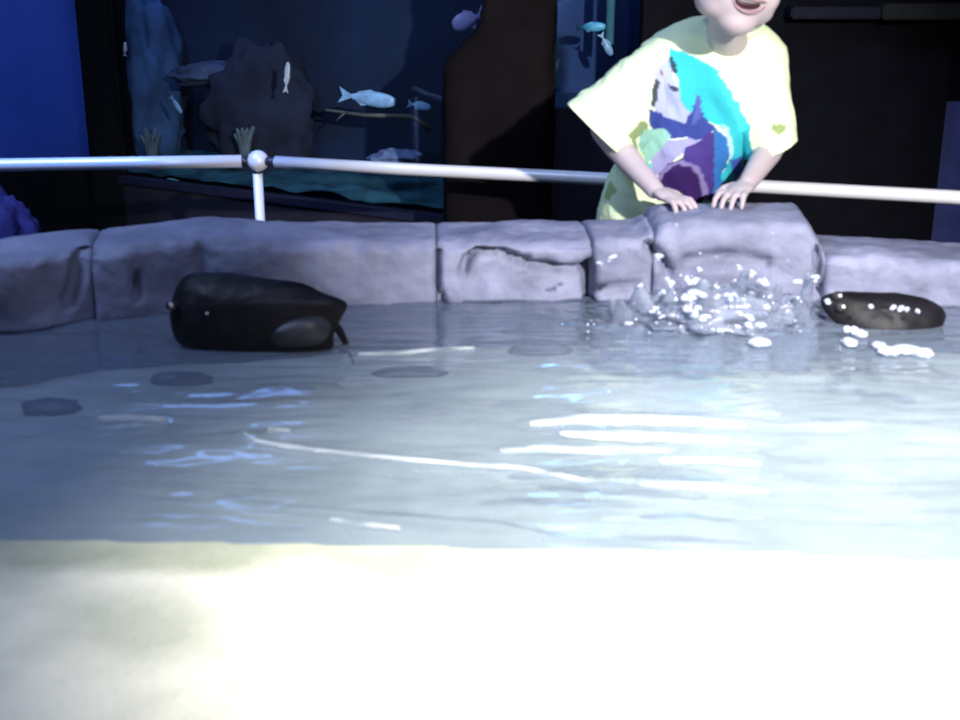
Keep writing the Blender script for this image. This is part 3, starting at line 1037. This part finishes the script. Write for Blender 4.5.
# hair: a short cap with locks
bm = bmesh.new()
hb(bm, hd(0, .016, .036), (.083, .096, .082), 5)
for v in bm.verts:
    q = HR.transposed() @ (v.co - hc) / HS
    cut = -.012 if q.y > .0 else .026 + (-q.y) * .32
    if q.z < cut: q.z = cut + (q.z - cut) * .06
    if q.y < 0 and q.z < .05: q.x *= .985
    k = 1 + .03 * fbm((q.x * 60, q.y * 60, q.z * 18), 3)
    v.co = hc + HR @ (q * k) * HS
for k in range(46):
    a = random.uniform(1.75, math.pi * 2 - 1.75)
    dx, dy = math.sin(a), -math.cos(a)
    z0 = .01
    p0 = hd(dx * .082, .014 + dy * .093, z0 + .02); p1 = hd(dx * .083, .014 + dy * .094, z0 - .01); p2 = hd(dx * .080, .014 + dy * .092, z0 - .032 - random.uniform(0, .012))
    tube(bm, [p0, p1, p2], [.012, .011, .004], 8, round_caps=True)
obj('hair', bm, HAIR, kid)

# T-shirt: loose trunk tube + two wide sleeves
NS = 260


def ring_pts(c, a, b, tilt=0, expo=2.4, lift=0, n=NS, roll_=0):
    out = []
    for k in range(n):
        t = 2 * math.pi * k / n
        cx_, sy_ = math.cos(t), math.sin(t)
        x = a * math.copysign(abs(cx_) ** (2 / expo), cx_)
        y = b * math.copysign(abs(sy_) ** (2 / expo), sy_)
        z = y * tilt + lift * (cx_ ** 2) + x * roll_
        out.append(V((c[0] + x, c[1] + y, c[2] + z)))
    return out


hem = at(662, 212, Y=2.93)
sm_ = (at(652, 42, Y=2.88) + at(776, 46, Y=2.86)) / 2
ncol = at(733, 27, Y=2.84)
rl = (sR.z - sL.z) / (sR.x - sL.x)
prof = [
    (V((hem.x, 2.955, hem.z - .05)), .150, .120, 0, 2.5, 0),
    (V((hem.x + .004, 2.95, hem.z)), .150, .120, 0, 2.5, 0),
    (V((hem.x + .012, 2.94, hem.z + .05)), .146, .118, 0, 2.4, 0),
    (hem.lerp(sm_, .40) + V((.003, 0, 0)), .146, .120, 0, 2.4, 0),
    (hem.lerp(sm_, .60), .152, .122, 0, 2.4, 0),
    (hem.lerp(sm_, .78), .160, .118, 0, 2.5, 0),
    (sm_ + V((0, .01, -.035)), .166, .108, 0, 2.5, 0),
    (sm_ + V((.002, .01, -.004)), .158, .096, .05, 2.4, 0),
    (sm_ + V((.006, .006, .020)), .136, .085, .10, 2.2, -.002),
    (sm_ + V((.012, 0, .036)), .108, .077, .16, 2.1, 0),
    (sm_ + V((.018, -.008, .044)), .082, .070, .22, 2, .004),
    (ncol + V((0, -.004, .004)), .066, .064, .28, 2, .008),
    (ncol + V((0, -.004, .000)), .061, .060, .28, 2, .008),
]
# finer rings by interpolation
rows = []
for i in range(len(prof) - 1):
    steps = 36 if i < 6 else 14
    for s in range(steps):
        t = s / steps
        A, B = prof[i], prof[i + 1]
        rows.append(ring_pts(A[0].lerp(B[0], t), *[A[j] + (B[j] - A[j]) * t for j in range(1, 4)], A[4] + (B[4] - A[4]) * t, A[5] + (B[5] - A[5]) * t, roll_=rl * .6))
rows.append(ring_pts(*prof[-1], roll_=rl * .6))
bm = bmesh.new()


def fold(P, amt=1):
    d = .010 * fbm((P.x * 9 + P.z * 5, P.y * 7, P.z * 4), 3) + .005 * fbm((P.x * 22 + P.z * 9, P.y * 16, P.z * 9), 3)
    return d * amt


g = []
for i, r in enumerate(rows):
    c = sum(r, V()) / len(r)
    amt = 1 if i < 216 else max(0, 1 - (i - 216) / 50)
    row = []
    for P in r:
        n = (P - c); n.z = 0
        if n.length > 0: n.normalize()
        row.append(bm.verts.new(P + n * fold(P, amt)))
    g.append(row)
for r0, r1 in zip(g, g[1:]):
    for k in range(NS):
        bm.faces.new((r0[k], r0[(k + 1) % NS], r1[(k + 1) % NS], r1[k]))


def sleeve(p0, r0, p1, hemA, hemB, depth):
    """p0 inside the shoulder; hemA..hemB is the open end as it shows from the front"""
    mid = (hemA + hemB) / 2
    hv = (hemB - hemA) / 2
    ax0 = (mid - p0).normalized()
    yv = V((0, 1, 0))
    rings = []
    for i in range(61):
        t = i / 60
        c = p0.lerp(mid, t)
        wv = V((hv.normalized())) * (r0 + (hv.length - r0) * t)
        if t < .999:
            pass
        dv = yv * (r0 * .9 + (depth - r0 * .9) * t)
        ring = []
        for k in range(120):
            a = 2 * math.pi * k / 120
            P = c + wv * math.cos(a) + dv * math.sin(a)
            n = (P - c).normalized()
            ring.append(bm.verts.new(P + n * fold(P * 1.3, .8 * min(1, t * 3))))
        rings.append(ring)
    for q0, q1 in zip(rings, rings[1:]):
        for k in range(120):
            bm.faces.new((q0[k], q0[(k + 1) % 120], q1[(k + 1) % 120], q1[k]))


sleeve(at(684, 62, Y=2.88), .088, None, at(568, 104, Y=2.80), at(632, 166, Y=2.84), .085)
sleeve(at(752, 68, Y=2.87), .082, None, at(795, 138, Y=2.82), at(742, 160, Y=2.84), .080)
bm.normal_update()
me = bpy.data.meshes.new('t_shirt')
bmesh.ops.recalc_face_normals(bm, faces=bm.faces)
bm.to_mesh(me); bm.free()

# the shirt's print: blocks of colour laid on the front of the cloth
YEL = (.74, .87, .54)
K = 280 / 960


def sh_(*pts): return [(540 + x * K, y * K) for x, y in pts]


regions = [
    (sh_((395, 240), (440, 200), (470, 300), (520, 400), (500, 430), (430, 410), (385, 370)), (.38, .42, .62)),
    (sh_((440, 165), (500, 180), (560, 212), (612, 240), (650, 310), (690, 370), (718, 440), (728, 520), (712, 600), (680, 645), (640, 660), (622, 600), (655, 540), (648, 480), (610, 430), (560, 400), (545, 335), (520, 395), (480, 340), (470, 260), (440, 215)), (.035, .46, .52)),
    (sh_((610, 250), (650, 310), (690, 370), (712, 440), (690, 450), (660, 380), (625, 310)), (.06, .66, .74)),
    (sh_((375, 375), (430, 400), (500, 425), (540, 330), (565, 400), (610, 440), (570, 475), (450, 475), (380, 445)), (.035, .055, .25)),
    (sh_((400, 480), (450, 480), (560, 475), (520, 510), (470, 540), (420, 590), (385, 610), (380, 540)), (.32, .32, .56)),
    (sh_((350, 450), (420, 440), (450, 470), (400, 530), (370, 560), (340, 500)), (.26, .50, .42)),
    (sh_((300, 460), (350, 410), (375, 420), (365, 450), (330, 480), (345, 540), (330, 530)), (.22, .30, .14)),
    (sh_((330, 540), (380, 560), (385, 600), (360, 610)), (.10, .62, .50)),
    (sh_((500, 510), (560, 470), (600, 455), (605, 690), (400, 690), (405, 600), (440, 560), (490, 545)), (.06, .035, .20)),
    (sh_((400, 610), (430, 570), (490, 548), (545, 570), (575, 640), (580, 690), (560, 690), (545, 620), (500, 568), (450, 572), (415, 620)), (.24, .20, .42)),
    (sh_((595, 440), (640, 470), (652, 540), (622, 600), (640, 660), (620, 690), (598, 690)), (.03, .15, .42)),
    (sh_((612, 420), (650, 440), (665, 520), (650, 540), (640, 470)), (.40, .66, .86)),
    (sh_((650, 545), (690, 540), (700, 600), (670, 610)), (.05, .10, .42)),
    (sh_((438, 190), (452, 195), (478, 250), (462, 262), (448, 225)), (.03, .05, .08)),
    (sh_((436, 285), (470, 300), (478, 318), (455, 316)), (.05, .05, .12)),
    (sh_((395, 270), (410, 285), (404, 330), (394, 365), (376, 350), (384, 310)), (.05, .06, .07)),
    (sh_((410, 235), (425, 245), (418, 262)), (.25, .10, .16)),
    (sh_((535, 325), (555, 330), (552, 400), (520, 430)), (.08, .10, .36)),
    (sh_((793, 428), (815, 415), (846, 435), (840, 455), (815, 462), (795, 450)), (.27, .35, .14)),
    (sh_((400, 690), (408, 630), (430, 590), (470, 568), (510, 570), (540, 600), (556, 650), (556, 700)), (.035, .012, .10)),
    (sh_((225, 640), (240, 620), (262, 650), (240, 690), (222, 680)), (.38, .48, .18)),
]
ca = me.color_attributes.new('print', 'FLOAT_COLOR', 'POINT')
for i, v in enumerate(me.vertices):
    col = YEL
    w = v.co
    d = w - CAM
    dep = d.y * cp - d.z * sp_
    px, py = 480 + F * d.x / dep, 360 - F * (d.z * cp + d.y * sp_) / dep
    if v.normal.y < .25 and w.y < 2.93:
        qx, qy = px + 2.2 * fbm((px * .11, py * .11, 0), 3), py + 2.2 * fbm((px * .11, py * .11, 5), 3)
        for poly, c in regions:
            if inside(qx, qy, poly): col = c
    ca.data[i].color = (*col, 1)
m, nt, b, out = nodes('t_shirt_cloth')
at_ = nt.nodes.new('ShaderNodeAttribute'); at_.attribute_name = 'print'
nt.links.new(at_.outputs['Color'], b.inputs['Base Color'])
b.inputs['Roughness'].default_value = .85
b.inputs['Specular IOR Level'].default_value = .2
shirt = link('t_shirt', me, m, kid)
sd = shirt.modifiers.new('s', 'SOLIDIFY'); sd.thickness = .003; sd.offset = -1
shirt['label'] = 'pale yellow green T-shirt with a turquoise, blue and purple print'
# collar band
bm = bmesh.new()
cr = ring_pts(ncol + V((0, -.004, .000)), .0625, .0615, .28, 2, .008, 60, rl * .6)
tube(bm, cr + [cr[0], cr[1]], .0052, 8, caps=False)
cl = obj('collar', bm, mat('collar_cloth', (.72, .76, .45), .85), shirt)
# shorts and shoes
bm = bmesh.new()
for s in (-1, 1):
    h = pel + V((s * .060, 0, .02)); k = V((hipx + s * .075, 2.965, .36))
    tube(bm, [h, h.lerp(k, .5), k], [.088, .086, .080], 24, round_caps=False)
tube(bm, [pel + V((0, 0, -.03)), pel + V((0, 0, .06))], [.118, .112], 28)
obj('shorts', bm, SHORTS, kid)
for s in (-1, 1):
    bm = bmesh.new()
    ball(bm, (hipx + s * .07, 2.95, .034), (.040, .095, .034), None, 3)
    ball(bm, (hipx + s * .07, 3.01, .055), (.036, .042, .045), None, 3)
    for v in bm.verts: v.co.z = max(v.co.z, .0)
    obj('shoe', bm, SHOE, kid)
# bring everything under the child's base
bpy.context.view_layer.update()
inv = Matrix.Translation(ROOT).inverted()
for c in kid.children_recursive:
    c.data.transform(inv)


# ------------------------------------------------------------------ light
def light(name, typ, loc, target, energy, color, size=.1, spot=None, blend=.5, size_y=None):
    l = bpy.data.lights.new(name, typ)
    l.energy = energy; l.color = color
    if typ == 'AREA':
        l.size = size
        if size_y: l.shape = 'RECTANGLE'; l.size_y = size_y
    else:
        l.shadow_soft_size = size
    if spot: l.spot_size = math.radians(spot); l.spot_blend = blend
    o = bpy.data.objects.new(name, l)
    o.location = loc
    o.rotation_euler = (V(target) - V(loc)).to_track_quat('-Z', 'Y').to_euler()
    COL.objects.link(o)
    return o


light('pool_spotlight', 'SPOT', (1.0, .1, 1.80), (.53, 2.7, .82), 590, (1, .97, .97), .03, 41, .8)
light('sand_spotlight', 'SPOT', (.75, .75, 2.9), (.60, 1.32, .6), 1350, (1, .98, .88), .08, 54, 1)
light('blue_fill', 'AREA', (-1.5, 2.0, 3.0), (-.8, 2.3, .6), 50, (.42, .6, 1), .9)  # blue fill added overhead out of view, tints water and left rim
light('violet_wash', 'AREA', (.2, 1.6, 3.05), (.1, 2.4, .6), 14, (.62, .62, 1), .6)
light('tank_lamp', 'AREA', ta(lenA * .30, .22, 2.45), ta(lenA * .22, .3, 0), 11, (.2, .40, 1), 1.0, size_y=.42)
light('tank_lamp', 'AREA', ((B0.x + B1.x) / 2, 4.55, 2.45), ((B0.x + B1.x) / 2, 4.5, 0), 8, (.15, .4, 1), .25)
light('wall_fill', 'SPOT', (-2.35, 3.5, 2.3), (-2.15, 4.75, 1.15), 45, (.25, .38, 1), .1, 44, .6)  # blue spot added to light the left panel, no fixture in view

light('rail_fill', 'SPOT', (-1.35, 2.3, 3.0), (-1.15, 3.25, .72), 420, (.16, .34, 1), .06, 36, .8)  # added blue spot that tints the left rail, source unseen

w = bpy.data.worlds.new('world')
S.world = w
w.use_nodes = True
w.node_tree.nodes['Background'].inputs[0].default_value = (.12, .15, .28, 1)
w.node_tree.nodes['Background'].inputs[1].default_value = .10

S.view_settings.view_transform = 'Standard'
S.view_settings.look = 'None'
S.view_settings.exposure = 0
S.view_settings.gamma = 1
S.view_settings.use_curve_mapping = False
